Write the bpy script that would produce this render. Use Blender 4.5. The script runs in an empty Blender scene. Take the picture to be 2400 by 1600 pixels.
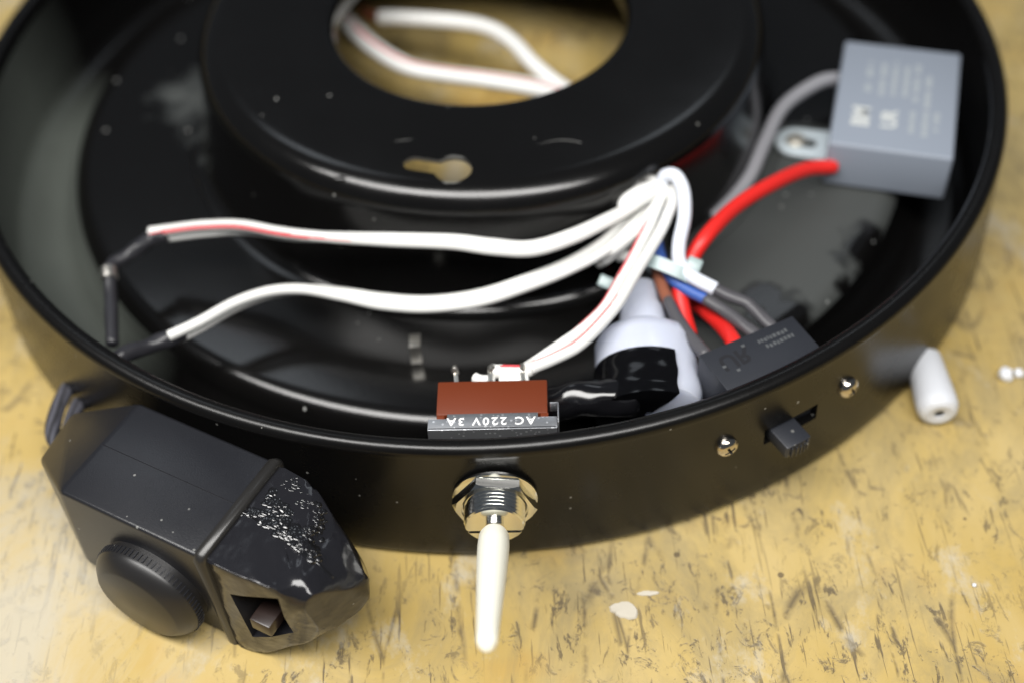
import bpy, bmesh, math, random
import numpy as np
from mathutils import Matrix, Vector, noise
from mathutils.geometry import interpolate_bezier

random.seed(7)
SC = bpy.context.scene
COL = SC.collection
S = 0.01                     # everything below is written in centimetres
PI = math.pi
R_ = math.radians

# ------------------------------------------------------------------ camera
EYE = np.array([0.18262, -22.36865, 18.72206])
CR = np.array([0.99806331, -0.04718812, -0.04053281])
CU = np.array([0.06218592, 0.74016819, 0.66954011])
CF = np.array([0.00159324, 0.67076399, -0.74166915])
FPX = 3200.0
cam = bpy.data.cameras.new('camera')
cam.sensor_width = 36; cam.lens = FPX / 2400 * 36
cam.clip_start = 0.005; cam.clip_end = 20
cam.dof.use_dof = True
cam.dof.focus_distance = 20.4 * S
cam.dof.aperture_fstop = 8.0
cam.dof.aperture_blades = 0
co = bpy.data.objects.new('camera', cam); COL.objects.link(co)
M = Matrix.Identity(4)
for i in range(3):
    M[i][0] = CR[i]; M[i][1] = CU[i]; M[i][2] = -CF[i]; M[i][3] = EYE[i] * S
co.matrix_world = M
SC.camera = co

# ------------------------------------------------------------------ world and lamps
w = bpy.data.worlds.new('World'); SC.world = w; w.use_nodes = True
bg = w.node_tree.nodes['Background']
bg.inputs['Color'].default_value = (0.75, 0.86, 1.0, 1)
bg.inputs['Strength'].default_value = 0.085

def area(name, loc, aim, sx, sy, power, col):
    l = bpy.data.lights.new(name, 'AREA'); l.shape = 'RECTANGLE'
    l.size = sx * S; l.size_y = sy * S; l.energy = power; l.color = col
    o = bpy.data.objects.new(name, l); COL.objects.link(o)
    o.location = Vector(loc) * S
    o.rotation_euler = (Vector(aim) - Vector(loc)).to_track_quat('-Z', 'Y').to_euler()
    return o
area('work_lamp', (-6, -23, 43), (0, -9, 0), 78, 15, 4.8, (1.0, 0.98, 0.95))
bpy.data.objects['work_lamp'].data.shape = 'ELLIPSE'
area('ceiling_lamp', (-48, 82, 124), (0, -5, 0), 44, 30, 0.8, (0.86, 0.93, 1.0))
area('ceiling_lamp', (40, 88, 112), (0, -5, 0), 36, 24, 0.5, (0.86, 0.93, 1.0))

SC.view_settings.view_transform = 'Standard'
SC.view_settings.look = 'None'
SC.view_settings.exposure = 0
SC.view_settings.gamma = 1

# ------------------------------------------------------------------ locating helpers (cm)
K = 2400 / 2352
def ray(x, y):
    x *= K; y *= K
    d = CF * FPX + CR * (x - 1200) + CU * (800 - y)
    return d / np.linalg.norm(d)
def P(x, y, z):
    d = ray(x, y); t = (z - EYE[2]) / d[2]
    return Vector(EYE + t * d)
def PT(x, y, z): return P(x / K, y / K, z)
def Rw(z): return 10.13 - 0.05 * z
def wall_pt(x, y):
    lo, hi = 0.0, 2.7
    for _ in range(40):
        m = (lo + hi) / 2
        q = P(x, y, m)
        if math.hypot(q.x, q.y) > Rw(m): hi = m
        else: lo = m
    return P(x, y, lo)
def on_plane(x, y, p0, n):
    d = ray(x, y); n = np.array(n); t = ((np.array(p0) - EYE) @ n) / (d @ n)
    return Vector(EYE + t * d)

# ------------------------------------------------------------------ object helpers
class Thing:
    def __init__(s, name, label, cat, origin=(0, 0, 0), group=None, kind=None):
        s.org = Vector(origin)
        o = bpy.data.objects.new(name, None); COL.objects.link(o)
        o.empty_display_size = 0.005
        o.location = s.org * S; s.o = o
        o['label'] = label; o['category'] = cat
        if group: o['group'] = group
        if kind: o['kind'] = kind
    def part(s, name, bm, mat, parent=None, smooth=35, label=None, kind=None):
        o = link(name, bm, mat, s.org, smooth)
        o.parent = parent or s.o
        if parent is None: o.location = (0, 0, 0)
        else: o.location = (0, 0, 0)
        if label: o['label'] = label
        if kind: o['kind'] = kind
        return o
def link(name, bm, mat, org=(0, 0, 0), smooth=35):
    me = bpy.data.meshes.new(name)
    if isinstance(bm, bpy.types.Mesh):
        b = bmesh.new(); b.from_mesh(bm); bm = b
    org = Vector(org)
    for v in bm.verts: v.co = (v.co - org) * S
    bmesh.ops.recalc_face_normals(bm, faces=bm.faces)
    bm.to_mesh(me); bm.free()
    if smooth:
        me.polygons.foreach_set('use_smooth', [True] * len(me.polygons))
        me.set_sharp_from_angle(angle=R_(smooth))
    for m in (mat if isinstance(mat, (list, tuple)) else [mat]): me.materials.append(m)
    o = bpy.data.objects.new(name, me); COL.objects.link(o)
    o.location = org * S
    return o
def single(name, bm, mat, label, cat, origin, group=None, smooth=35, kind=None):
    o = link(name, bm, mat, origin, smooth)
    if label: o['label'] = label
    if cat: o['category'] = cat
    if group: o['group'] = group
    if kind: o['kind'] = kind
    return o

def frame(o, x, y, z):
    m = Matrix.Identity(4)
    for i in range(3): m[i][0] = x[i]; m[i][1] = y[i]; m[i][2] = z[i]; m[i][3] = o[i]
    return m
def box(c, s, bev=0.0, seg=2, mat=None):
    bm = bmesh.new(); bmesh.ops.create_cube(bm, size=1)
    for v in bm.verts: v.co = Vector((v.co.x * s[0] + c[0], v.co.y * s[1] + c[1], v.co.z * s[2] + c[2]))
    if bev: bmesh.ops.bevel(bm, geom=bm.edges[:], offset=bev, segments=seg, profile=0.5, affect='EDGES')
    if mat is not None: bm.transform(mat)
    return bm
def join(*bms):
    out = bmesh.new()
    for b in bms:
        m = bpy.data.meshes.new('t'); b.to_mesh(m); b.free(); out.from_mesh(m); bpy.data.meshes.remove(m)
    return out
def lathe(prof, n=96, closed=True, mat=None, a0=0, caps=False):
    """prof: list of (r, z); revolve about z"""
    bm = bmesh.new(); rings = []
    for r, z in prof:
        if r < 1e-6: rings.append([bm.verts.new((0, 0, z))])
        else: rings.append([bm.verts.new((r * math.cos(a0 + 2 * PI * k / n), r * math.sin(a0 + 2 * PI * k / n), z)) for k in range(n)])
    pairs = list(zip(rings[:-1], rings[1:]))
    if closed: pairs.append((rings[-1], rings[0]))
    for a, b in pairs:
        for k in range(n):
            k2 = (k + 1) % n
            if len(a) == 1 and len(b) == 1: continue
            if len(a) == 1: bm.faces.new((a[0], b[k2], b[k]))
            elif len(b) == 1: bm.faces.new((a[k], a[k2], b[0]))
            else: bm.faces.new((a[k], a[k2], b[k2], b[k]))
    if mat is not None: bm.transform(mat)
    return bm
def hull(pts, bev=0.0, seg=3, mat=None):
    bm = bmesh.new()
    for p in pts: bm.verts.new(p)
    bmesh.ops.convex_hull(bm, input=bm.verts[:])
    bmesh.ops.dissolve_limit(bm, angle_limit=R_(1.5), verts=bm.verts[:], edges=bm.edges[:])
    if bev: bmesh.ops.bevel(bm, geom=bm.edges[:], offset=bev, segments=seg, profile=0.5, affect='EDGES', clamp_overlap=True)
    if mat is not None: bm.transform(mat)
    return bm
def boolean(a, b, op='DIFFERENCE', bmat=1):
    for f in b.faces: f.material_index = bmat
    obs = []
    for x in (a, b):
        bmesh.ops.recalc_face_normals(x, faces=x.faces)
        me = bpy.data.meshes.new('t'); x.to_mesh(me); x.free()
        for _ in range(3): me.materials.append(None)
        o = bpy.data.objects.new('t', me); COL.objects.link(o); obs.append(o)
    md = obs[0].modifiers.new('b', 'BOOLEAN'); md.operation = op; md.object = obs[1]; md.solver = 'EXACT'
    try: md.material_mode = 'INDEX'
    except Exception: pass
    dg = bpy.context.evaluated_depsgraph_get(); dg.update()
    me = bpy.data.meshes.new_from_object(obs[0].evaluated_get(dg))
    out = bmesh.new(); out.from_mesh(me)
    for o in obs:
        m = o.data; bpy.data.objects.remove(o); bpy.data.meshes.remove(m)
    bpy.data.meshes.remove(me)
    return out
def catmull(pts, n=10):
    """pts: list of tuples (any dim) -> smooth list"""
    a = [np.array(p, float) for p in pts]
    a = [2 * a[0] - a[1]] + a + [2 * a[-1] - a[-2]]
    out = []
    for i in range(1, len(a) - 2):
        p0, p1, p2, p3 = a[i - 1:i + 3]
        for k in range(n):
            t = k / n
            out.append(0.5 * ((2 * p1) + (-p0 + p2) * t + (2 * p0 - 5 * p1 + 4 * p2 - p3) * t * t + (-p0 + 3 * p1 - 3 * p2 + p3) * t ** 3))
    out.append(a[-2])
    return out
def frames(path):
    """tangent and two normals along the path (N close to world up)"""
    out = []
    n = len(path)
    prev = None
    for i in range(n):
        t = path[min(i + 1, n - 1)] - path[max(i - 1, 0)]
        t = t / (np.linalg.norm(t) + 1e-12)
        up = np.array([0, 0, 1.0]) if prev is None else prev
        nn = up - t * (up @ t)
        if np.linalg.norm(nn) < 1e-3: nn = np.array([0, 1.0, 0]) - t * t[1]
        nn = nn / np.linalg.norm(nn); prev = nn
        out.append((t, nn, np.cross(t, nn)))
    return out
def sweep(path, rad, n=14, stripe=None, flat=1.0, wob=0.0, seed=0):
    """tube; rad is a number or list; stripe = (angle, halfwidth, from, to) puts material 1 on a sector"""
    bm = bmesh.new(); fr = frames(path); L = len(path); rings = []
    rad = rad if isinstance(rad, (list, tuple, np.ndarray)) else [rad] * L
    for i, (p, (t, nn, bb)) in enumerate(zip(path, fr)):
        ring = []
        for k in range(n):
            a = 2 * PI * k / n
            r = rad[i]
            if wob: r *= 1 + wob * noise.noise(Vector((p[0] * 3 + seed, p[1] * 3 + k * .4, p[2] * 3)))
            ring.append(bm.verts.new(Vector(p + r * (math.cos(a) * nn * flat + math.sin(a) * bb))))
        rings.append(ring)
    for i in range(L - 1):
        for k in range(n):
            f = bm.faces.new((rings[i][k], rings[i][(k + 1) % n], rings[i + 1][(k + 1) % n], rings[i + 1][k]))
            if stripe:
                u = i / (L - 1)
                ang = stripe[0] + (stripe[4] * u if len(stripe) > 4 else 0)
                a = 2 * PI * (k + .5) / n
                da = (a - ang + PI) % (2 * PI) - PI
                sw_ = stripe[1] * min(1, max(0, (u - stripe[2]) * 9), max(0, (stripe[3] + .02 - u) * 14))
                if abs(da) < sw_: f.material_index = 1
    # rounded ends
    for ring, sgn, i in ((rings[0], -1, 0), (rings[-1], 1, L - 1)):
        c = Vector(path[i]); t = Vector(fr[i][0]) * sgn
        ins = [bm.verts.new(c + (v.co - c) * 0.72 + t * rad[i] * 0.22) for v in ring]
        for k in range(n): bm.faces.new((ring[k], ring[(k + 1) % n], ins[(k + 1) % n], ins[k]))
        bm.faces.new(ins)
    return bm
def twin(path, off, phis):
    """two paths beside the given one; phi turns the pair round it"""
    fr = frames(path); L = len(path); a = []; b = []
    for i in range(L):
        u = i / (L - 1) * (len(phis) - 1); j = min(int(u), len(phis) - 2); ph = phis[j] + (phis[j + 1] - phis[j]) * (u - j)
        d = off * (math.cos(ph) * fr[i][2] + math.sin(ph) * fr[i][1])
        a.append(path[i] + d); b.append(path[i] - d)
    return a, b
def px_path(pts, n=10): return catmull([p if isinstance(p, Vector) else P(*p) for p in pts], n)
def text_bm(txt, size, depth, mat, align='CENTER', spacing=1.0, bold=0.0):
    c = bpy.data.curves.new('t', 'FONT'); c.body = txt; c.size = size; c.extrude = depth; c.align_x = align; c.align_y = 'CENTER'
    c.space_character = spacing; c.resolution_u = 3; c.offset = bold
    o = bpy.data.objects.new('t', c); COL.objects.link(o)
    dg = bpy.context.evaluated_depsgraph_get(); dg.update()
    me = bpy.data.meshes.new_from_object(o.evaluated_get(dg))
    bm = bmesh.new(); bm.from_mesh(me); bm.transform(mat)
    bpy.data.objects.remove(o); bpy.data.curves.remove(c); bpy.data.meshes.remove(me)
    return bm

# ------------------------------------------------------------------ materials
def mat(name, col, rough=0.5, metal=0.0, spec=0.5, trans=0.0, coat=0.0, sss=0.0):
    m = bpy.data.materials.new(name); m.use_nodes = True
    b = m.node_tree.nodes['Principled BSDF']
    b.inputs['Base Color'].default_value = (*col, 1)
    b.inputs['Roughness'].default_value = rough
    b.inputs['Metallic'].default_value = metal
    b.inputs['Specular IOR Level'].default_value = spec
    b.inputs['Transmission Weight'].default_value = trans
    b.inputs['Coat Weight'].default_value = coat
    b.inputs['Coat Roughness'].default_value = 0.05
    if sss:
        b.inputs['Subsurface Weight'].default_value = sss
        b.inputs['Subsurface Radius'].default_value = (.002, .002, .002)
        b.inputs['Subsurface Scale'].default_value = 1.0
    return m
class NT:
    def __init__(s, m): s.t = m.node_tree; s.n = s.t.nodes; s.b = s.n['Principled BSDF']
    def new(s, ty, **kw):
        q = s.n.new(ty)
        for k, v in kw.items():
            if k.startswith('i_'): q.inputs[int(k[2:]) if k[2:].isdigit() else k[2:]].default_value = v
            else: setattr(q, k, v)
        return q
    def l(s, a, b): s.t.links.new(a, b)
    def coord(s, scale=(1, 1, 1), rot=(0, 0, 0), loc=(0, 0, 0)):
        tc = s.new('ShaderNodeTexCoord'); mp = s.new('ShaderNodeMapping')
        mp.inputs['Scale'].default_value = scale; mp.inputs['Rotation'].default_value = rot; mp.inputs['Location'].default_value = loc
        s.l(tc.outputs['Object'], mp.inputs['Vector']); return mp.outputs[0]
    def noise(s, vec, scale, detail=4, rough=.55, dist=0):
        q = s.new('ShaderNodeTexNoise'); s.l(vec, q.inputs['Vector'])
        q.inputs['Scale'].default_value = scale; q.inputs['Detail'].default_value = detail; q.inputs['Roughness'].default_value = rough
        q.inputs['Distortion'].default_value = dist
        return q.outputs['Fac']
    def ramp(s, fac, stops):
        q = s.new('ShaderNodeValToRGB'); e = q.color_ramp.elements
        while len(e) < len(stops): e.new(.5)
        for el, (p, c) in zip(e, stops):
            el.position = p; el.color = (c, c, c, 1) if not isinstance(c, tuple) else (*c, 1)
        s.l(fac, q.inputs[0]); return q.outputs[0]
    def mix(s, fac, a, b, blend='MIX'):
        q = s.new('ShaderNodeMix', data_type='RGBA', blend_type=blend)
        for sock, v in ((q.inputs[0], fac), (q.inputs[6], a), (q.inputs[7], b)):
            if isinstance(v, bpy.types.NodeSocket): s.l(v, sock)
            else: sock.default_value = v if not isinstance(v, tuple) else (*v, 1)
        return q.outputs[2]
    def math(s, op, a, b=0.0):
        q = s.new('ShaderNodeMath', operation=op)
        for sock, v in ((q.inputs[0], a), (q.inputs[1], b)):
            if isinstance(v, bpy.types.NodeSocket): s.l(v, sock)
            else: sock.default_value = v
        return q.outputs[0]
    def bump(s, h, strength, dist):
        q = s.new('ShaderNodeBump'); q.inputs['Strength'].default_value = strength; q.inputs['Distance'].default_value = dist
        s.l(h, q.inputs['Height']); s.l(q.outputs[0], s.b.inputs['Normal']); return q
    def specks(s, scale, size, keep, seed=0.0):
        """scattered small specks; returns a 0..1 mask"""
        v = s.coord(loc=(seed, seed * .7, seed * .3))
        vo = s.new('ShaderNodeTexVoronoi'); s.l(v, vo.inputs['Vector']); vo.inputs['Scale'].default_value = scale
        near = s.math('LESS_THAN', vo.outputs['Distance'], size)
        sep = s.new('ShaderNodeSeparateColor'); s.l(vo.outputs['Color'], sep.inputs[0])
        return s.math('MULTIPLY', near, s.math('LESS_THAN', sep.outputs[0], keep))
    def set(s, name, v): 
        if isinstance(v, bpy.types.NodeSocket): s.l(v, s.b.inputs[name])
        else: s.b.inputs[name].default_value = v

def dusty(name, col, rough, rvar=.1, dust=(.3, .3, .28), dscale=260, dsize=.16, keep=.10, spec=.5, bump=0.0, bscale=900, coat=0):
    m = mat(name, col, rough, spec=spec, coat=coat); t = NT(m)
    k1 = t.specks(dscale, dsize, keep); k2 = t.specks(dscale * .37, dsize * .5, keep * .8, 1.3)
    k = t.math('MAXIMUM', k1, k2)
    k = t.math('MULTIPLY', k, t.noise(t.coord(), 300, 2))
    t.set('Base Color', t.mix(k, col, dust))
    n = t.noise(t.coord(), 60, 5, .6)
    mr = t.new('ShaderNodeMapRange'); t.l(n, mr.inputs[0]); mr.inputs[1].default_value = .3; mr.inputs[2].default_value = .7
    mr.inputs[3].default_value = rough - rvar; mr.inputs[4].default_value = rough + rvar
    t.set('Roughness', mr.outputs[0])
    if bump: t.bump(t.noise(t.coord(), bscale, 2), bump, .0002)
    return m

BLACK = (.0036, .0034, .0033)
m_paint = dusty('black_satin_paint', BLACK, .27, .04, dscale=520, dsize=.11, keep=.10, spec=.34, bump=.05, bscale=1500)
m_hub = dusty('black_hub_paint', BLACK, .19, .04, dscale=300, dsize=.09, keep=.06, spec=.5, bump=.05, bscale=1500)
m_bare = mat('bare_metal_edge', (.62, .60, .54), .35, .9)
m_plastic = dusty('black_plastic', (.013, .0135, .0165), .33, .05, dscale=560, dsize=.12, keep=.16, bump=.12, bscale=4000)
m_plastic2 = dusty('black_switch_plastic', (.020, .022, .028), .44, .05, dscale=500, dsize=.14, keep=.06, bump=.1, bscale=4000)
m_knob = dusty('knob_plastic', (.014, .0135, .014), .36, .04, dscale=400, dsize=.10, keep=.04)
m_gloss = dusty('melted_plastic', (.012, .012, .0145), .17, .06, dscale=420, dsize=.12, keep=.10)
m_goo = mat('molten_lumps', (.008, .008, .009), .10, coat=1)
m_tape = mat('glossy_black_tape', (.005, .005, .006), .14, coat=.3)
m_cable = mat('black_cable', (.008, .008, .009), .22)
m_shrink = mat('heat_shrink', (.022, .022, .026), .38)
m_shrink2 = mat('grey_sleeve', (.07, .068, .075), .42)
m_white = mat('white_insulation', (.74, .74, .715), .38, sss=.0)
m_white2 = mat('cool_white_insulation', (.72, .76, .84), .38)
m_red = mat('red_insulation', (.72, .022, .018), .42)
m_stripe = mat('red_stripe', (.74, .085, .10), .4)
m_blue = mat('blue_insulation', (.045, .11, .38), .4)
m_brown_w = mat('brown_insulation', (.25, .085, .045), .4)
m_grey_w = mat('grey_insulation', (.27, .27, .29), .42)
m_cap = mat('capacitor_case', (.235, .266, .318), .42)
m_print = mat('pale_print', (.36, .39, .40), .5)
m_print2 = mat('pale_large_print', (.52, .54, .53), .5)
m_zinc = mat('zinc_tab', (.66, .74, .78), .42, .35)
m_solder = mat('solder', (.62, .60, .55), .30, .95)
m_dull = mat('dull_screw', (.40, .38, .33), .55, .8)
m_lever = mat('cream_lever', (.86, .85, .74), .42)
m_clip = mat('milky_plastic', (.72, .76, .89), .16, trans=.28, sss=.7)
m_tie = mat('cloudy_nylon', (.48, .60, .60), .30, trans=.35)
m_thread = mat('pale_fibre', (.42, .38, .30), .5)
m_tube = mat('white_silicone', (.72, .74, .78), .45, trans=.12, sss=.3)
m_hole = mat('dark_bore', (.03, .028, .025), .7)
m_textw = mat('white_ink', (.82, .82, .80), .5)
m_emboss = mat('moulded_mark', (.012, .012, .015), .5)
m_ash = mat('faint_mark', (.075, .08, .085), .6)
m_chrome = mat('nickel_plate', (.80, .80, .77), .15, 1.0)
m_screw = mat('nickel_screw', (.62, .57, .50), .16, 1.0)

m_brown = dusty('brown_phenolic', (.132, .022, .003), .50, .04, dust=(.5, .38, .28), dscale=500, dsize=.14, keep=.05)
m_brack = mat('galvanised_bracket', (.55, .56, .58), .36, .9)
t = NT(m_brack); k = t.specks(1500, .32, .45)
t.set('Base Color', t.mix(k, (.46, .47, .49), (.85, .86, .88))); t.bump(t.noise(t.coord(), 2500, 3), .3, .0001)
m_braid = mat('braided_cord', (.03, .03, .036), .75)
t = NT(m_braid); wv = t.new('ShaderNodeTexWave'); wv.inputs['Scale'].default_value = 260; wv.inputs['Distortion'].default_value = 2
t.l(t.coord(), wv.inputs['Vector']); t.set('Base Color', t.mix(wv.outputs['Fac'], (.015, .015, .018), (.09, .09, .11)))
m_rubber = mat('black_band', (.020, .019, .018), .30)
m_brownnub = mat('dark_brown_nub', (.020, .012, .010), .32)

# glue smear on the melted end
t = NT(m_gloss)
n1 = t.noise(t.coord(), 130, 3); t.bump(n1, .35, .0012)

# pan interior paint: glossy black with matte grey patches masked by position on the floor
m_floor = mat('black_gloss_paint', BLACK, .24); t = NT(m_floor)
def blob(c, r):
    tc = t.new('ShaderNodeTexCoord'); d = t.new('ShaderNodeVectorMath', operation='DISTANCE')
    t.l(tc.outputs['Object'], d.inputs[0]); d.inputs[1].default_value = [x * S for x in c]
    q = t.math('DIVIDE', d.outputs['Value'], r * S); return t.math('SUBTRACT', 1.0, q)
nA = t.noise(t.coord(), 75, 3, .5, .3)
edge = t.noise(t.coord(), 230, 4, .6)
def patch_mask(cs, cut, amp, nz=None, wd=.22):
    acc = None
    for c, r in cs:
        b_ = blob(c, r); acc = b_ if acc is None else t.math('MAXIMUM', acc, b_)
    v = t.math('ADD', acc, t.math('MULTIPLY', t.math('SUBTRACT', nz or nA, .5), amp))
    return t.ramp(v, [(max(0, cut), 0.0), (max(0, cut) + wd, 1.0)])
right = patch_mask([((4.9, -5.6, 1.2), 2.6), ((6.6, -4.6, 1.2), 2.8), ((5.9, -3.0, 1.2), 2.0)], .02, .5)
spots = patch_mask([((5.05, -6.45, 1.2), .75), ((4.7, -5.85, 1.2), .42), ((7.0, -4.9, 1.2), .85), ((6.3, -5.6, 1.2), .3)], .0, 1.3, edge, .35)
left = patch_mask([((-5.75, .9, 1.2), 1.15), ((-5.35, -.3, 1.2), .8), ((-6.5, 1.0, 1.2), .6), ((-5.1, -1.2, 1.2), .6)], -.05, 1.7, edge, .75)
back = patch_mask([((4.6, 6.0, 1.2), 2.4), ((-3.6, 6.9, 1.2), 1.8)], .1, .6)
msk = t.math('MAXIMUM', t.math('MULTIPLY', right, t.math('SUBTRACT', 1.0, spots)), t.math('MAXIMUM', left, back))
sp = t.math('MAXIMUM', t.specks(150, .06, .10), t.specks(360, .12, .05, 2.0))
t.set('Base Color', t.mix(t.math('MULTIPLY', sp, .6), t.mix(msk, BLACK, (.048, .052, .050)), (.35, .36, .35)))
t.set('Roughness', t.mix(msk, (.17, .17, .17), (.62, .62, .62)))
t.bump(t.noise(t.coord(), 1500, 2), .05, .0002)

# inner wall and gutter: grey reflected glow painted into the colour on the left
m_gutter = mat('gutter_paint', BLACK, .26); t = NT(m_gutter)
wall_glow = None
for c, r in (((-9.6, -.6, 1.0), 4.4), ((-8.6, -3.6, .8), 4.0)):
    b_ = t.ramp(blob(c, r), [(.02, 0.), (.55, 1.)]); wall_glow = b_ if wall_glow is None else t.math('MAXIMUM', wall_glow, b_)
wall_glow = t.math('MULTIPLY', wall_glow, t.ramp(t.noise(t.coord(), 40, 3), [(.2, .75), (.6, 1.)]))
t.set('Base Color', t.mix(wall_glow, BLACK, (.085, .095, .083)))
t.set('Roughness', t.mix(wall_glow, (.24, .24, .24), (.6, .6, .6)))

# table
m_table = mat('worn_yellow_paint', (.6, .4, .12), .42); t = NT(m_table)
big = t.noise(t.coord(), 13, 4, .6, .4)
mid = t.noise(t.coord((1, .35, 1), (0, 0, R_(8))), 60, 5, .6)
base = t.mix(t.ramp(big, [(.30, 0.), (.72, 1.)]), (.44, .31, .092), (.51, .39, .165))
base = t.mix(t.ramp(mid, [(.45, 0.), (.80, .75)]), base, (.55, .43, .21))
def tblob(c, r, t=t):
    tc = t.new('ShaderNodeTexCoord'); d = t.new('ShaderNodeVectorMath', operation='DISTANCE')
    t.l(tc.outputs['Object'], d.inputs[0]); d.inputs[1].default_value = [x * S for x in c]
    return t.math('SUBTRACT', 1.0, t.math('DIVIDE', d.outputs['Value'], r * S))
org = t.noise(t.coord((1, 1, 1), (0, 0, 0), (.3, .1, 0)), 28, 4, .65)
base = t.mix(t.math('MAXIMUM', t.ramp(org, [(.54, 0.), (.75, .5)]), t.ramp(t.math('ADD', tblob((-2, -19.5, 0), 8.5), t.math('MULTIPLY', t.math('SUBTRACT', org, .5), 2.2)), [(.15, 0.), (.75, .75)])), base, (.46, .245, .04))
film_ = t.noise(t.coord((1, .7, 1), (0, 0, .2), (2.2, .9, 0)), 38, 9, .72, .8)
base = t.mix(t.ramp(film_, [(.46, 0.), (.66, .70)]), base, (.235, .195, .11))
def strokes(rot, sx, sy, scale, lo, hi, seed):
    v = t.coord((sx, sy, 1), (0, 0, R_(rot)), (seed, seed * .6, 0))
    return t.ramp(t.noise(v, scale, 3, .55, .25), [(lo, 0.), (hi, 1.)])
s1 = strokes(14, 1, .10, 700, .635, .68, .2)
s2 = strokes(-22, 1, .05, 1200, .65, .69, .9)
s3 = strokes(50, 1, .06, 900, .675, .74, 1.7)
s5 = strokes(5, 1, .03, 700, .68, .74, 2.9)
s4 = t.ramp(t.noise(t.coord((1, .45, 1), (0, 0, R_(12)), (.7, .2, 0)), 330, 6, .75, .6), [(.58, 0.), (.63, 1.)])
s4 = t.math('MAXIMUM', s4, s5)
def cracks(rot, sx, sy, scale, wd, seed):
    v = t.coord((sx, sy, 1), (0, 0, R_(rot)), (seed, seed * .4, 0))
    vd = t.new('ShaderNodeVectorMath', operation='ADD'); nn = t.new('ShaderNodeTexNoise'); t.l(v, nn.inputs['Vector']); nn.inputs['Scale'].default_value = scale * .6
    sc_ = t.new('ShaderNodeVectorMath', operation='SCALE'); t.l(nn.outputs['Color'], sc_.inputs[0]); sc_.inputs['Scale'].default_value = .8 / scale
    t.l(v, vd.inputs[0]); t.l(sc_.outputs[0], vd.inputs[1])
    vo = t.new('ShaderNodeTexVoronoi', feature='DISTANCE_TO_EDGE'); t.l(vd.outputs[0], vo.inputs['Vector']); vo.inputs['Scale'].default_value = scale
    ln = t.ramp(vo.outputs['Distance'], [(0.0, 1.), (wd, 0.)])
    return t.math('MULTIPLY', ln, t.ramp(t.noise(t.coord((1, 1, 1), (0, 0, 0), (seed * 2, 0, 0)), 110, 4, .6), [(.50, 0.), (.58, 1.)]))
s4 = t.math('MAXIMUM', s4, cracks(12, 1, .22, 75, .030, .4))
s4 = t.math('MAXIMUM', s4, cracks(-38, 1, .25, 55, .022, 1.1))
s4 = t.math('MAXIMUM', s4, t.ramp(t.noise(t.coord((1, .8, 1), (0, 0, .4), (3.7, .2, 0)), 210, 8, .8, .9), [(.575, 0.), (.615, .95)]))
reg = t.ramp(t.noise(t.coord((1, 1, 1), (0, 0, 0), (.05, .4, 0)), 30, 4), [(.42, .30), (.58, 1.)])
reg = t.math('MAXIMUM', reg, t.ramp(t.math('ADD', tblob((5, -16, 0), 9), t.math('MULTIPLY', t.math('SUBTRACT', film_, .5), 1.5)), [(.15, 0.), (.55, 1.)]))
scr = t.math('MULTIPLY', t.math('MAXIMUM', t.math('MAXIMUM', s1, s2), t.math('MAXIMUM', s3, s4)), reg)
base = t.mix(t.math('MULTIPLY', scr, .82), base, (.085, .066, .045))
pale = t.ramp(t.noise(t.coord((1, .6, 1), (0, 0, .3), (1.4, .3, 0)), 60, 8, .72), [(.55, 0.), (.68, .8)])
pale = t.math('MAXIMUM', pale, t.ramp(t.math('ADD', tblob((-9.5, -11.5, 0), 6.0), t.math('MULTIPLY', t.math('SUBTRACT', film_, .5), 2.4)), [(.1, 0.), (.8, .75)]))
base = t.mix(pale, base, (.50, .46, .37))
fleck = t.math('MAXIMUM', t.specks(190, .10, .10), t.specks(110, .07, .12, 3.1))
base = t.mix(t.math('MULTIPLY', fleck, .75), base, (.07, .05, .035))
t.set('Base Color', base)
t.set('Roughness', t.ramp(mid, [(.3, .38), (.8, .60)]))
t.bump(t.math('SUBTRACT', t.math('MULTIPLY', mid, .4), scr), .35, .0004)

# ------------------------------------------------------------------ table
bm = bmesh.new(); bmesh.ops.create_grid(bm, x_segments=2, y_segments=2, size=70)
single('tabletop', bm, m_table, 'worn yellow painted tabletop with dark scratches', None, (0, 0, 0), kind='structure')

# ------------------------------------------------------------------ fan housing (pan)
ZR = 2.68
def arc(cx, cz, r, a0, a1, n): return [(cx + r * math.cos(R_(a0 + (a1 - a0) * k / n)), cz + r * math.sin(R_(a0 + (a1 - a0) * k / n))) for k in range(n + 1)]
outer = [(9.92, 0.0), (9.97, .012), (10.08, .09), (10.11, .14), (10.12, .20)] + [(Rw(z), z) for z in (.4, 1.0, 1.6, 2.1, 2.45)]
lip = arc(9.845, 2.515, .165, -10, 180, 14)
inner = [(9.70, 2.35), (9.72, 1.6), (9.74, .45), (9.70, .30), (9.58, .19), (9.40, .16), (8.95, .16), (8.78, .20), (8.68, .30)]
step = [(8.50, .55), (8.42, .75)] + arc(7.98, .78, .43, 5, 90, 9)
shell_prof = outer + lip + inner + step + [(7.4, 1.22), (6.02, 1.20), (6.02, 1.08), (7.95, 1.09), (8.20, .98), (8.30, .80), (8.50, .24), (8.72, .10), (8.95, .04), (9.6, .02), (9.8, .005)]
bm = lathe(shell_prof, 192)
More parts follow.
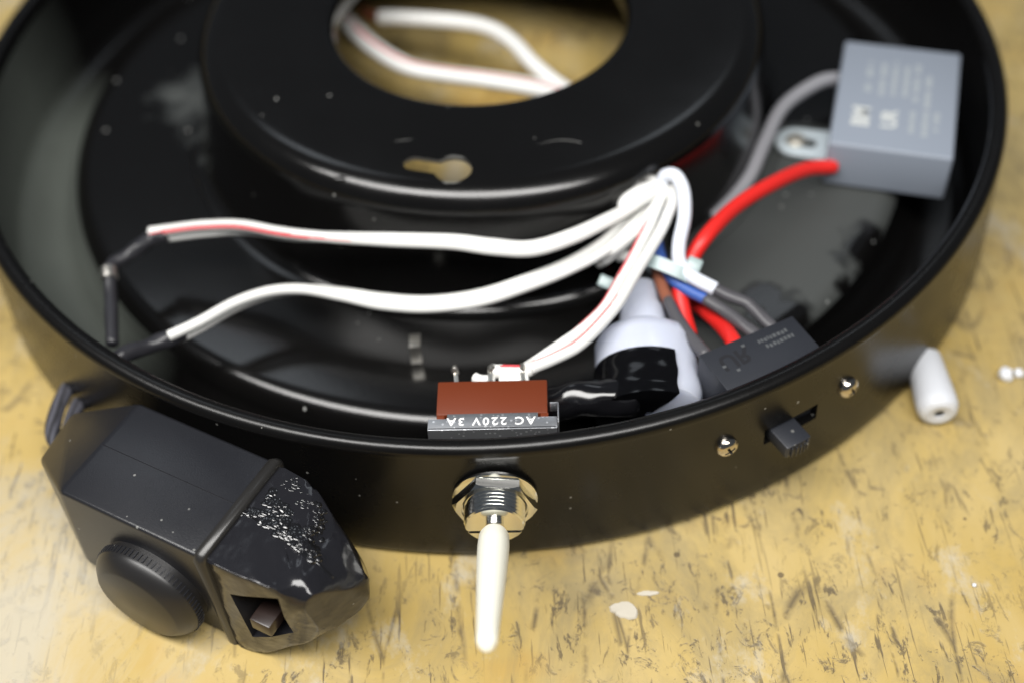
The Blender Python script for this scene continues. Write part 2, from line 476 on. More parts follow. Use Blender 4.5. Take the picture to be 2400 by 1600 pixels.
# slot for the slide switch
q0 = wall_pt(1742 + 12, 978); q1 = wall_pt(1885, 905)
sc = (q0 + q1) / 2
saz = math.atan2(sc.y, sc.x)
rad = Vector((math.cos(saz), math.sin(saz), 0)); tan = Vector((-math.sin(saz), math.cos(saz), 0)); UP = Vector((0, 0, 1))
SZ = 1.50
sctr = rad * 10.05 + UP * SZ
bm = boolean(bm, box((0, 0, 0), (1.05, 1.0, .34), mat=frame(sctr, tan, rad, UP)), bmat=0)
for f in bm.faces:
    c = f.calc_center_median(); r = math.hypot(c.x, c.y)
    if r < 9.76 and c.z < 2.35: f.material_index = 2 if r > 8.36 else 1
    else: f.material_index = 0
pan = Thing('fan_housing', 'round black steel fan housing lying open on the yellow tabletop', 'fan housing', (0, 0, 0))
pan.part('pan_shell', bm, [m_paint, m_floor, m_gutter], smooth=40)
# hub: cylinder wall with fillets and a flat ring on top, keyhole slot and a wire hole cut through
ZH = 3.58
hp = ([(6.0, 1.205), (5.92, 1.21)] + arc(5.95, 1.50, .29, 270, 190, 5)[1:] + [(5.52, 2.6), (5.47, 2.95)]
      + arc(4.96, ZH - .49, .50, 5, 90, 10) + [(4.2, ZH), (3.25, ZH)] + arc(3.07, ZH - .23, .23, 90, 180, 7) + [(2.84, 3.0)]
      + [(2.92, 3.0), (2.92, 3.3), (3.1, ZH - .07), (4.92, ZH - .07), (5.25, ZH - .45), (5.40, 2.6), (5.54, 1.4), (5.72, 1.10), (6.0, 1.09)])
bm = lathe(hp, 160)
kc = P(1040, 390, ZH); ks = P(948, 376, ZH)
cyl = lathe([(0, -1), (.325, -1), (.325, 1), (0, 1)], 28, closed=False, mat=Matrix.Translation(kc))
d = (ks - kc); d.z = 0; L = d.length; d.normalize(); per = Vector((-d.y, d.x, 0))
bm = boolean(bm, cyl, bmat=2)
slotpts = []
for zz in (-.9, .9):
    slotpts += [kc + per * .175 + UP * zz, kc - per * .175 + UP * zz]
    for a in range(-90, 91, 20):
        slotpts.append(kc + d * (L - .02) + d * .175 * math.cos(R_(a)) + per * .175 * math.sin(R_(a)) + UP * zz)
bm = boolean(bm, hull(slotpts), bmat=2)
wh = P(1478, 437, 2.78)
haz = math.atan2(wh.y, wh.x); hrad = Vector((math.cos(haz), math.sin(haz), 0)); htan = Vector((-math.sin(haz), math.cos(haz), 0))
bm = boolean(bm, lathe([(0, -.9), (.52, -.9), (.52, .9), (0, .9)], 24, closed=False, mat=frame(hrad * 5.45 + UP * 2.72, htan, UP, hrad)), bmat=0)
for f in bm.faces:
    c = f.calc_center_median()
    if f.material_index == 0 and c.z < 2.0: f.material_index = 1
hub = pan.part('hub', bm, [m_hub, m_floor, m_bare], smooth=38)
# bare edge of the keyhole: a thin chipped ring lying 0.2 mm proud
bm = bmesh.new()
ring = []
for a in range(-150, 151, 10):
    dd = -d * math.cos(R_(a)) + per * math.sin(R_(a))
    ring.append((kc + dd * .325, kc + dd * (.36 + .03 * noise.noise(Vector((a * .06, 0, 1))))))
side = [(kc + d * (L * tt) - per * .175, kc + d * (L * tt) - per * (.21 + .02 * noise.noise(Vector((tt * 9, 2, 0))))) for tt in (.32, .5, .7, .85, 1.0)]
for seq in (ring, side):
    vs = [(bm.verts.new(a + UP * .003), bm.verts.new(b + UP * .003)) for a, b in seq]
    for (a, b), (c, e) in zip(vs[:-1], vs[1:]): bm.faces.new((a, b, e, c))
pan.part('keyhole_edge', bm, m_bare)
# small upright metal lug on the floor
lg = P(958, 832, 1.2)
lm = frame(lg, (1, 0, 0), (0, 1, 0), UP)
b1 = box((0, 0, .22), (.20, .07, .46), .02, mat=lm); b2 = box((0, .12, .42), (.20, .28, .06), .02, mat=lm)
pan.part('lug', join(b1, b2), m_solder)
# paint drip on the hub's edge
dr = P(785, 412, ZH - .12)
bm = bmesh.new(); bmesh.ops.create_icosphere(bm, subdivisions=2, radius=.1)
bm.transform(Matrix.Translation(dr) @ Matrix.Diagonal((2.0, .7, .6, 1)))
pan.part('paint_drip', bm, m_hub)
# lint and light scratches that lie on the paint
lint = bmesh.new(); m_lint = mat('lint', (.20, .20, .19), .7)
rr = random.Random(9)
for px, py, z, r in ((635, 228, ZH, .045), (602, 266, ZH, .035), (757, 220, ZH, .035), (545, 457, 1.22, .055), (432, 300, 1.22, .05), (243, 300, 1.22, .05), (268, 185, 1.22, .05), (1228, 318, ZH, .02),
                     (822, 742, 1.22, .03), (848, 720, 1.22, .03), (700, 938, 1.22, .04), (1795, 475, 1.22, .04), (870, 780, 1.22, .025), (1260, 600, 1.22, .03)):
    c = P(px, py, z)
    bmesh.ops.create_icosphere(lint, subdivisions=1, radius=1, matrix=Matrix.Translation(c + Vector((0, 0, .004))) @ Matrix.Rotation(rr.uniform(0, 3), 4, 'Z') @ Matrix.Diagonal((r * rr.uniform(.7, 1.5), r * .7, .008, 1)))
def scratch(pts, wd):
    pp = catmull([np.array(p) for p in pts], 6)
    lf = []
    for i, q in enumerate(pp):
        tt = pp[min(i + 1, len(pp) - 1)] - pp[max(i - 1, 0)]; sd = np.cross(tt / np.linalg.norm(tt), [0, 0, 1]); k_ = math.sin(PI * (i + .3) / (len(pp) - .4)) * wd * .6
        lf.append((lint.verts.new(Vector(q + sd * k_)), lint.verts.new(Vector(q - sd * k_))))
    for (a, b), (c, d_) in zip(lf[:-1], lf[1:]): lint.faces.new((a, b, d_, c))
scratch([P(1235, 332, ZH + .004), P(1290, 322, ZH + .004), P(1345, 332, ZH + .004), P(1390, 362, ZH + .004)], .012)
scratch([P(1140, 395, ZH + .004), P(1180, 391, ZH + .004), P(1210, 391, ZH + .004)], .012)
scratch([P(905, 325, ZH + .004), P(950, 320, ZH + .004)], .010)
pan.part('lint', lint, m_lint, smooth=60, kind='stuff')

# ------------------------------------------------------------------ toggle switch
TA = -R_(3.0)
tx = Vector((math.cos(TA), math.sin(TA), 0)); ty = Vector((-math.sin(TA), math.cos(TA), 0))    # ty points inward
TN = Vector((-.205, -10.30, 1.60))                                    # centre of the nut's front face
tm = frame(TN, tx, ty, UP)
def TM(bm): bm.transform(tm); return bm
tog = Thing('toggle_switch', 'toggle switch with brown body, hex nut and long cream lever through the front wall', 'switch', (TN.x, TN.y, 0))
AX = frame((0, 0, 0), (1, 0, 0), (0, 0, 1), (0, -1, 0))              # lathe z -> local -y (outward)
# local y of wall ~ +0.25
washer = lathe([(.50, -.262), (.60, -.262), (.655, -.235), (.655, -.20), (.60, -.165), (.5, -.165)], 48, mat=AX)
tog.part('washer', TM(washer), m_chrome)
hexb = bmesh.new()
hr = .655; rot = R_(-7)
lo = [hexb.verts.new((hr * math.cos(rot + k * PI / 3), -(-.165), hr * math.sin(rot + k * PI / 3))) for k in range(6)]
hi = [hexb.verts.new((hr * math.cos(rot + k * PI / 3), 0, hr * math.sin(rot + k * PI / 3))) for k in range(6)]
for k in range(6): hexb.faces.new((lo[k], lo[(k + 1) % 6], hi[(k + 1) % 6], hi[k]))
hexb.faces.new(hi); hexb.faces.new(lo[::-1])
cone = lathe([(0, -.4), (.9, -.4), (.72, -.10), (.595, .0008), (0, .0008)], 64, closed=False, mat=AX)
hexb = boolean(hexb, cone, 'INTERSECT', bmat=0)
bore = lathe([(0, -.6), (.475, -.6), (.475, -.05), (.53, .02), (.53, .2), (0, .2)], 48, closed=False, mat=AX)
hexb = boolean(hexb, bore, bmat=0)
bmesh.ops.bevel(hexb, geom=[e for e in hexb.edges if len(e.link_faces) == 2 and e.calc_face_angle(0) > .6], offset=.012, segments=2, affect='EDGES', clamp_overlap=True)
tog.part('hex_nut', TM(hexb), m_chrome, smooth=25)
prof = [(0, -.9), (.44, -.9)]
z = -.40
while z < .23:
    prof += [(.44, z), (.468, z + .03), (.44, z + .06)]; z += .066
prof += [(.45, .28), (.425, .30), (0, .30)]
bush = lathe(prof, 56, closed=False, mat=AX)
bush = boolean(bush, box((0, -.28, -.15), (1.2, .12, .06)), bmat=0)
tog.part('bushing', TM(bush), m_chrome, smooth=25)
# lever: metal neck and cream sleeve, thrown slightly down
la = R_(26)
ld = Vector((0.0, -math.cos(la), math.sin(la))); lx = Vector((1, 0, 0)); ly = ld.cross(lx)
LM = frame((0, -.28, -.06), lx, ly, ld)
tog.part('lever_neck', TM(lathe([(0, -.2), (.14, -.2), (.14, .24), (0, .24)], 28, closed=False, mat=LM)), m_chrome)
lev = tog.part('lever', TM(lathe([(0, .20), (.14, .20), (.20, .235), (.23, .32), (.237, .6), (.232, .9), (.212, 1.5), (.185, 2.1), (.158, 2.7), (.150, 2.95), (.128, 3.06), (.08, 3.12), (0, 3.14)], 36, closed=False, mat=LM)), m_lever)
# bracket and body (behind the wall), text reads from behind
ZT = 2.60 - TN.z
pl = [box((.0, .79, ZT - 1.0), (1.96, .05, 2.0), .012)]
fl1 = box((.0, .93, ZT - .015), (1.96, .30, .03), .01)
fl1 = boolean(fl1, box((-.84, 1.06, ZT), (.30, .16, .2)), bmat=0)
fl1 = boolean(fl1, box((.84, 1.06, ZT), (.30, .14, .2)), bmat=0)
br = tog.part('bracket', TM(join(pl[0], fl1)), m_brack)
tog.part('bracket_tab', TM(join(box((1.0, .95, ZT - .10), (.025, .38, .5), .008), box((.94, 1.15, ZT + .04), (.13, .025, .2), .008))), m_brack)
txm = frame((-.02, .93, ZT + .001), (-1, 0, 0), (0, -1, 0), (0, 0, 1))
tog.part('rating_text', TM(text_bm('AC 220V 3A', .205, .0012, txm, spacing=1.30, bold=.004)), m_textw, parent=br)
by0, by1 = 1.06, 1.73
body = box((-.01, (by0 + by1) / 2, ZT - .70), (1.70, by1 - by0, 1.40), .022)
bd = tog.part('switch_body', TM(join(body, box((-.79, 1.03, ZT - .06), (.12, .1, .1), .01), box((.79, 1.03, ZT - .06), (.12, .1, .1), .01))), m_brown)
for k, (lxp, tilt) in enumerate(((-.575, .1), (-.06, -.05), (.465, .05))):
    fm = Matrix.Translation((lxp, by1 + .02, ZT - .17)) @ Matrix.Rotation(tilt, 4, 'Z')
    lug = box((0, .15, 0), (.075, .40, .15), .015, mat=fm)
    ic = bmesh.new(); bmesh.ops.create_icosphere(ic, subdivisions=2, radius=.085)
    for v in ic.verts: v.co *= 1 + .35 * noise.noise(v.co * 14 + Vector((k, 0, 0)))
    ic.transform(fm @ Matrix.Translation((0, .30, .05)) @ Matrix.Diagonal((.8, .9, 1.3, 1)))
    tog.part('terminal', TM(join(lug, ic)), m_solder)

# ------------------------------------------------------------------ slide switch on the right of the wall
ba = [P(1605, 815, 2.5), P(1820, 725, 2.5)]
bx = (ba[1] - ba[0]); BL = bx.length; bx.normalize(); byv = Vector((-bx.y, bx.x, 0))     # byv points inward (+y side)
sl = Thing('slide_switch', 'black slide switch with its nub poking through the wall between two screws', 'switch', (ba[0].x, ba[0].y, 0))
bmid = (ba[0] + ba[1]) / 2; bmid.z = 0
sfm = frame(bmid, bx, byv, UP)
def SM(bm): bm.transform(sfm); return bm
BD = 1.06
sb = sl.part('switch_body', SM(box((0, -BD / 2, 1.65), (BL, BD, 1.70), .02)), m_plastic2)
mk = SM(text_bm('UR', .42, .001, frame((-.42, -.33, 2.5012), (1, 0, 0), (0.0, -1, 0), (0, 0, 1)) @ Matrix.Rotation(PI, 4, 'Z') @ Matrix.Rotation(PI, 4, 'Z'), bold=.012))
sl.part('moulded_mark', mk, m_emboss, parent=sb)
bars = []
rr = random.Random(3)
for row, (x0, x1, yy) in enumerate(((.08, .60, -.22), (.14, .66, -.36))):
    x = x0
    while x < x1:
        wd = rr.uniform(.03, .07); bars.append(box((x + wd / 2, yy + rr.uniform(-.01, .01), 2.501), (wd * .8, .07, .004))); x += wd + .012
for c in ((-.66, -.40), (-.50, -.56), (-.17, -.17)): bars.append(box((c[0], c[1], 2.501), (.06, .05, .004)))
sl.part('moulded_print', SM(join(*bars)), m_ash, parent=sb)
# nub
nz = SZ - .02
nm = frame(rad * 10.0 + tan * -.17 + UP * nz, tan, rad, UP)
nub = box((0, .04, 0), (.48, .96, .26), .03, mat=None)
for v in nub.verts:
    if v.co.y > .4: v.co.y -= 1.1 * max(0, abs(v.co.x)) ** 2
nub.transform(nm)
nb = sl.part('nub', nub, m_plastic2)
rid = [box((x, .515 - 1.1 * x * x, 0), (.022, .03, .22), .004) for x in (-.15, -.075, 0, .075, .15)]
g = join(*rid); g.transform(nm); sl.part('grip_ridges', g, m_plastic2, parent=nb)
for (px, py) in ((1668, 1022), (1946, 887)):
    q = wall_pt(px, py); a = math.atan2(q.y, q.x)
    rd = Vector((math.cos(a), math.sin(a), 0)); tn = Vector((-math.sin(a), math.cos(a), 0))
    fm = frame(rd * Rw(q.z) + UP * q.z, tn, UP, rd)
    head = lathe([(0, -.08), (.185, -.08), (.190, .02), (.178, .07), (.135, .115), (.07, .137), (0, .142)], 32, closed=False)
    for ang in (25, 115): head = boolean(head, box((0, 0, .13), (.19, .045, .11), mat=Matrix.Rotation(R_(ang), 4, 'Z')), bmat=1)
    head.transform(fm)
    sl.part('screw', head, [m_screw, m_hole])

# ------------------------------------------------------------------ capacitor
CT = 2.26; CB = 1.26
ca, cb_, cc, cd = P(1940, 95, CT), P(2205, 120, CT), P(1905, 325, CT), P(2195, 370, CT)
cx = ((cb_ - ca) + (cd - cc)); W = cx.length / 2; cx.normalize()
cy = ((ca - cc) + (cb_ - cd)); D_ = cy.length / 2; cy = (cy - cx * cy.dot(cx)); cy.normalize()
cctr = (ca + cb_ + cc + cd) / 4; cctr.z = 0
cfm = frame(cctr, cx, cy, UP)
cap = Thing('capacitor', 'grey box capacitor with pale print at the right of the housing', 'capacitor', cctr)
cbody = cap.part('case', box((0, 0, (CT + CB) / 2), (W, D_, CT - CB), .06, 3, mat=cfm), m_cap)
rows = []
rr = random.Random(11)
# rows of pale print, running up the face; two bigger marks at the lower left
for col, (x, y0, y1, wd) in enumerate(((-.56, .05, .95, .13), (-.30, -.02, 1.05, .12), (-.08, .02, 1.1, .12), (.14, .02, 1.1, .12), (.34, -.1, 1.05, .12), (.56, -.25, .72, .12), (.32, -1.05, -.42, .12), (.56, -1.1, -.4, .12), (.76, -1.1, -.35, .12))):
    y = y0
    while y < y1:
        ln = rr.uniform(.05, .10); 
        if rr.random() > .12: rows.append(box((x, y + ln / 2, CT), (wd * rr.uniform(.7, 1), ln * .72, .004)))
        y += ln + .02
g = join(*rows); g.transform(cfm); cap.part('small_print', g, m_print, parent=cbody)
tmark = join(text_bm('BM', .44, .001, frame((-.60, -.72, CT + .001), (0, 1, 0), (-1, 0, 0), (0, 0, 1)), bold=.02),
             text_bm('UR', .40, .001, frame((-.08, -.72, CT + .001), (0, 1, 0), (-1, 0, 0), (0, 0, 1)), bold=.016))
tmark.transform(cfm); cap.part('large_print', tmark, m_print2, parent=cbody)
# tab at the left with a slotted end
tb = P(1827, 331, CB)
tabL = Vector((-W / 2, 0, 0))
lt = cfm.inverted() @ Vector((tb.x, tb.y, 0))
x0 = lt.x; yl = lt.y
pts = []
for a in range(90, 271, 15): pts += [(x0 + .0 + .40 * math.cos(R_(a)), yl + .40 * math.sin(R_(a)), z) for z in (CB - .0, CB + .08)]
pts += [(-W / 2 + .05, yl + s * .42, z) for s in (1, -1) for z in (CB, CB + .08)]
tbm = hull(pts, .012)
slot = []
for a in range(0, 360, 20): slot += [(x0 + .10 + (.16 if math.cos(R_(a)) > 0 else -.10) + .16 * math.cos(R_(a)), yl + .16 * math.sin(R_(a)), z) for z in (CB - .3, CB + .3)]
tbm = boolean(tbm, hull(slot), bmat=0); tbm.transform(cfm)
cap.part('mounting_tab', tbm, m_zinc)
sh = lathe([(0, CB + .02), (.20, CB + .02), (.20, CB + .10), (.13, CB + .17), (0, CB + .18)], 24, closed=False, mat=Matrix.Translation((x0, yl, 0)))
sh.transform(cfm); cap.part('screw', sh, m_dull)

# ------------------------------------------------------------------ wires
def INN(a, b): return hrad * 4.7 + htan * a + UP * (2.75 + b)
def wire(name, label, pts, r, m, n=10, **kw):
    pp = px_path(pts, n)
    o = single(name, sweep(pp, r, **kw), m, label, 'wire', pp[0], smooth=60)
    return o
# capacitor leads
wire('grey_wire', 'grey lead running from the back of the capacitor to the hub', [(1935, 180, 1.8), (1880, 190, 1.9), (1800, 245, 1.9), (1755, 330, 1.75), (1725, 400, 1.6), (1690, 450, 1.5), (1640, 500, 1.45)], .135, m_grey_w)
wire('red_wire', 'red lead curving from the front of the capacitor to the cable tie', [(1915, 383, 1.7), (1850, 390, 1.9), (1770, 425, 2.2), (1690, 475, 2.4), (1625, 540, 2.55), (1585, 600, 2.3), (1563, 660, 2.1), (1570, 720, 1.9), (1584, 770, 1.75)], .137, m_red)
wire('red_wire', 'short red lead entering the back of the slide switch', [(1566, 610, 2.1), (1572, 655, 1.8), (1590, 690, 1.6), (1622, 715, 1.7), (1655, 745, 1.9), (1682, 780, 2.2), (1692, 806, 2.25)], .135, m_red)

def pair(name, label, pts, off, r, phis, stripes, origin=None):
    th = Thing(name, label, 'wire', P(*pts[1]))
    path = px_path(pts, 12); a, b = twin(path, off, phis)
    for q, st in zip((a, b), stripes): th.part('wire', sweep(q, r, 36, st), [m_white, m_stripe], smooth=60)
    return th, path
def sleeve(th, pts, r, m=m_shrink, wob=.25, name='heat_shrink', seed=0):
    return th.part(name, sweep(px_path(pts, 8), r, 16, wob=wob, seed=seed), m, smooth=60)

th, _ = pair('twin_wire', 'upper twin white wire with a red stripe and kinked black sleeve, nearest the hub',
     [INN(-.15, .05), (1500, 432, 2.95), (1462, 468, 3.0), (1400, 503, 2.9), (1310, 545, 2.9), (1220, 571, 2.9), (1130, 567, 3.0), (1040, 556, 3.06), (900, 551, 3.06), (760, 545, 2.95), (660, 538, 2.75), (560, 523, 2.55), (470, 526, 2.4), (395, 535, 2.25), (350, 541, 2.2)],
     .108, .096, [-.3, -.6, -.2, .0, -.2, -.7, -1.0, -1.0], [None, (-1.45, .38, .60, .99, 0)])
sleeve(th, [(380, 540, 2.25), (345, 548, 2.2), (310, 575, 2.15), (285, 592, 2.12), (262, 604, 2.12), (250, 622, 2.1)], [.135] * 20 + [.125] * 21, wob=.3)
sleeve(th, [(252, 634, 2.08), (255, 680, 1.95), (256, 730, 1.9), (258, 790, 1.8)], .115, wob=.1)
th.part('crimp_band', sweep(px_path([(250, 618, 2.12), (251, 630, 2.09), (252, 640, 2.06)], 4), .150, 16), m_solder, smooth=50)

th, _ = pair('twin_wire', 'lower twin white wire sagging across the housing to a black sleeve by the rim',
     [INN(-.1, -.15), (1488, 452, 2.85), (1450, 500, 2.75), (1395, 560, 2.55), (1310, 610, 2.4), (1210, 650, 2.3), (1100, 685, 2.2), (985, 699, 2.15), (880, 693, 2.1), (790, 677, 2.1), (700, 665, 2.1), (620, 672, 2.1), (540, 700, 2.1), (460, 745, 2.1), (392, 778, 2.05)],
     .104, .093, [.3, .0, -.3, -.2, -.3, -.9, -1.2, -1.4], [None, None])
sleeve(th, [(420, 762, 2.08), (385, 779, 2.04), (335, 797, 1.98), (290, 812, 1.92), (255, 838, 1.86)], .135, wob=.3, seed=4)

th, _ = pair('twin_wire', 'twin white wire with thin red stripes running down to the toggle switch',
     [INN(.15, 0), (1530, 430, 3.0), (1515, 500, 2.9), (1480, 570, 2.75), (1440, 640, 2.65), (1405, 700, 2.6), (1365, 745, 2.55), (1320, 785, 2.5), (1265, 818, 2.45), (1215, 845, 2.42)],
     .110, .098, [.5, .2, -.4, -.5, -.1, -.8], [(.6, .34, .12, .75, .4), (.55, .46, .50, 1.0, .3)])
th.part('stripped_end', sweep(px_path([(1232, 838, 2.44), (1205, 852, 2.42), (1170, 853, 2.42), (1128, 852, 2.42)], 8), .115, 18, (.25, .35, .30, .80)), [m_white, m_stripe], smooth=60)
th.part('stripped_end', sweep(px_path([(1212, 868, 2.40), (1175, 876, 2.36), (1150, 872, 2.36)], 8), .085, 14), m_white, smooth=60)
th.part('stripped_end', sweep(px_path([(1135, 872, 2.36), (1105, 872, 2.36), (1090, 866, 2.36)], 8), .085, 14), m_white, smooth=60)

# crowded short ends bundled at the hub's wire hole
bd_ = Thing('wire_bundle', 'bunch of short white wires crowding out of the hole in the hub', 'wires', P(1450, 470, 2.6))
for k, pts in enumerate(([INN(-0.20, -0.05), (1500, 420, 2.9), (1460, 440, 3.0), (1430, 470, 2.9), (1445, 510, 2.6)],
                         [INN(-0.10, 0.10), (1510, 425, 2.9), (1470, 455, 3.05), (1440, 480, 2.95), (1425, 500, 2.7)],
                         [INN(0.00, -0.05), (1515, 440, 2.8), (1490, 490, 2.8), (1450, 545, 2.6), (1400, 590, 2.3), (1375, 605, 2.1)],
                         [INN(0.10, 0.10), (1520, 450, 2.7), (1500, 520, 2.6), (1465, 580, 2.4), (1420, 590, 2.2)],
                         [INN(0.20, -0.05), (1525, 430, 3.0), (1500, 480, 2.95), (1460, 530, 2.8), (1415, 570, 2.55), (1380, 592, 2.3)])):
    bd_.part('wire', sweep(px_path(pts, 8), .092, 14), m_white, smooth=60)

th = Thing('white_wire', 'single white wire arching from the hub through the cable tie to the slide switch', 'wire', P(1540, 400, 3.2))
th.part('wire', sweep(px_path([INN(.2, .2), (1510, 430, 2.9), (1528, 404, 3.2), (1552, 405, 3.3), (1570, 440, 3.2), (1572, 500, 2.95), (1560, 560, 2.7), (1562, 605, 2.5), (1590, 636, 2.45), (1642, 664, 2.4)], 10), .120, 16), m_white2, smooth=60)
sleeve(th, [(1630, 658, 2.41), (1670, 678, 2.35), (1712, 695, 2.3), (1730, 710, 2.27), (1755, 735, 2.22), (1775, 752, 2.2)], .105, m_shrink2, .15)
th = Thing('blue_wire', 'blue wire with a grey sleeve leading into the slide switch', 'wire', P(1520, 600, 2.1))
th.part('wire', sweep(px_path([INN(.25, -.25), (1512, 480, 2.7), (1508, 550, 2.4), (1530, 622, 2.25), (1570, 660, 2.2), (1632, 692, 2.2)], 10), .105, 16), m_blue, smooth=60)
sleeve(th, [(1622, 688, 2.21), (1665, 715, 2.2), (1705, 745, 2.2), (1740, 772, 2.2)], .112, m_shrink2, .12)
th = Thing('brown_wire', 'brown wire with a grey sleeve at the left end of the slide switch', 'wire', P(1510, 620, 2.0))
th.part('wire', sweep(px_path([INN(.1, -.3), (1505, 500, 2.6), (1500, 570, 2.3), (1518, 650, 2.15), (1540, 702, 2.1)], 10), .105, 16), m_brown_w, smooth=60)
sleeve(th, [(1534, 690, 2.1), (1560, 740, 2.1), (1590, 780, 2.15), (1622, 815, 2.2)], .110, m_shrink2, .12)

# ------------------------------------------------------------------ cable tie
tc0 = P(1540, 612, 2.45)
tie = Thing('cable_tie', 'cloudy nylon cable tie looped round the wires beside the white cap', 'cable tie', tc0)
axd = (P(1500, 700, 2.0) - P(1560, 560, 2.6)); axd.normalize()
ex = Vector((1, 0, 0)); ex = (ex - axd * ex.dot(axd)).normalized(); ey = axd.cross(ex)
ring = lathe([(1.0, -.11), (1.09, -.11), (1.09, .11), (1.0, .11)], 40)
for v in ring.verts:
    v.co.x *= .48; v.co.y *= .30
ring.transform(frame(tc0 + Vector((0, 0, -.12)), ex, ey, axd))
tie.part('strap', ring, m_tie)
tie.part('locking_head', box((0, 0, 0), (.26, .24, .28), .04, mat=frame(P(1592, 612, 2.45), ex, ey, axd)), m_tie)
tie.part('strap_end', box((0, 0, 0), (.30, .05, .2), .015, mat=frame(P(1395, 650, 2.1), ex, ey, axd)), m_tie)

# ------------------------------------------------------------------ milky cap over the splice, black tape and cable
c1 = P(1470, 655, 1.95); c2 = P(1492, 935, 1.75)
ax = (c2 - c1); CLn = ax.length; ax.normalize()
ux = Vector((1, 0, 0)); ux = (ux - ax * ux.dot(ax)).normalized(); uy = ax.cross(ux)
cfm2 = frame(c1, ux, uy, ax)
clip = Thing('splice_cap', 'milky translucent plastic cap with black tape round its wide end', 'wire cap', c1)
prof = [(0, -.02), (.27, 0), (.30, .04), (.30, .42), (.36, .52), (.40, .90), (.50, .98), (.74, 1.12), (.83, 1.33), (.86, CLn - .18), (.80, CLn - .02), (.5, CLn + .06), (0, CLn + .06)]
cbm = lathe(prof, 48, closed=False, mat=None)
for v in cbm.verts: v.co.y *= .72
cbm.transform(cfm2)
cp = clip.part('cap_body', cbm, m_clip)
clip.part('neck_rib', join(box((-.02, -.25, .15), (.10, .10, .75), .03, mat=cfm2), box((.16, -.25, .15), (.08, .08, .75), .03, mat=cfm2)), m_clip, parent=cp)
bmp = bmesh.new(); bmesh.ops.create_icosphere(bmp, subdivisions=3, radius=.14)
bmp.transform(Matrix.Translation(P(1552, 778, 2.1))); clip.part('boss', bmp, m_clip, parent=cp)
# tape wrap: crinkled band from the left edge to right of centre
tp = bmesh.new(); nu, nv = 96, 34; grid = []
z0, z1 = CLn * .72, CLn + .16
for i in range(nu + 1):
    row = []
    for j in range(nv + 1):
        a = R_(62 + 235 * i / nu); zz = z0 + (z1 - z0) * j / nv
        rr_ = .90 + .07 * noise.noise(Vector((i * .035 + j * .03, j * .07 - i * .012, 0)))
        row.append(tp.verts.new((rr_ * math.cos(a), rr_ * math.sin(a) * .74, zz)))
    grid.append(row)
for j in range(1, 6):
    for i in range(nu + 1):
        q = grid[i][nv].co.copy(); f_ = 1 - j / 5.5
        grid[i].append(tp.verts.new((q.x * f_, q.y * f_, q.z + .02 * math.sin(j))))
nv += 5
for i in range(nu):
    for j in range(nv): tp.faces.new((grid[i][j], grid[i + 1][j], grid[i + 1][j + 1], grid[i][j + 1]))
bmesh.ops.solidify(tp, geom=tp.faces[:], thickness=.02)
tp.transform(cfm2)
clip.part('tape_wrap', tp, m_tape, smooth=60)
pp = px_path([(1460, 915, 2.0), (1385, 912, 2.0), (1330, 915, 2.0), (1270, 930, 1.85), (1200, 945, 1.6), (1120, 955, 1.2)], 10)
single('black_cable', sweep(pp, .30, 22, wob=.12), m_tape, 'thick glossy taped black cable lying along the wall behind the toggle switch', 'cable', pp[0], smooth=60)

# ------------------------------------------------------------------ wires seen through the hub's hole
pp = px_path([(765, 20, 1.7), (800, 55, 1.7), (860, 110, 1.75), (940, 155, 1.8), (1030, 172, 1.85), (1110, 182, 1.9), (1200, 196, 1.85), (1275, 212, 1.7), (1330, 232, 1.5)], 10)
th = Thing('twin_wire', 'twin white wire with a red edge lying deep inside the round hole of the hub', 'wire', pp[0])
a_, b_2 = twin(pp, .13, [.7, .6, .5, .4, .4])
th.part('wire', sweep(a_, .15, 18, (-.45, .36, .1, 1.0, .0)), [m_white, m_stripe], smooth=60)
th.part('wire', sweep(b_2, .15, 18, None), [m_white, m_stripe], smooth=60)
wire('white_wire', 'bent single white wire inside the hole of the hub, farthest from the rim', [(872, 40, 1.6), (930, 42, 1.65), (1060, 52, 1.75), (1130, 68, 1.8), (1180, 100, 1.8), (1225, 148, 1.75), (1275, 190, 1.65), (1330, 225, 1.5)], .165, m_white)
wire('brown_wire', 'dull brown wire end beside the white wires inside the hole of the hub', [(835, 28, 1.4), (860, 38, 1.5), (885, 46, 1.5)], .13, m_brown_w)

# ------------------------------------------------------------------ black control box
BH = 2.42
Bp = PT(138, 1152, BH); Bp.z = 0; Gp = PT(459, 1303, BH); Gp.z = 0
a = (Gp - Bp).normalized(); nb_ = Vector((-a.y, a.x, 0))       # nb_ points to the back
bfm = frame(Bp, a, nb_, UP)
def LB(v): return tuple(v)
ctl = Thing('control_box', 'black plastic control box with a melted end, leaning by the housing at lower left', 'control box', Bp)
BWd = 1.92
XB = 2.60
lC = LB(bfm.inverted() @ PT(92, 1075, 1.7)); lD = LB(bfm.inverted() @ PT(168, 965, 1.7))
lC2 = (lC[0] + .05, lC[1] + .02, .5); lD2 = (lD[0] + .05, lD[1], .5)
left_pts = [(0, 0, BH), (0, BWd, BH), lC, lD, lC2, lD2, (-.25, .06, .25), (-.25, BWd, .25), (.5, .12, 0.05), (.5, BWd - .1, .05),
            (XB, 0, BH), (XB, BWd, BH), (XB, .10, 0), (XB, BWd - .1, 0)]
bb = hull(left_pts, .06, 3)
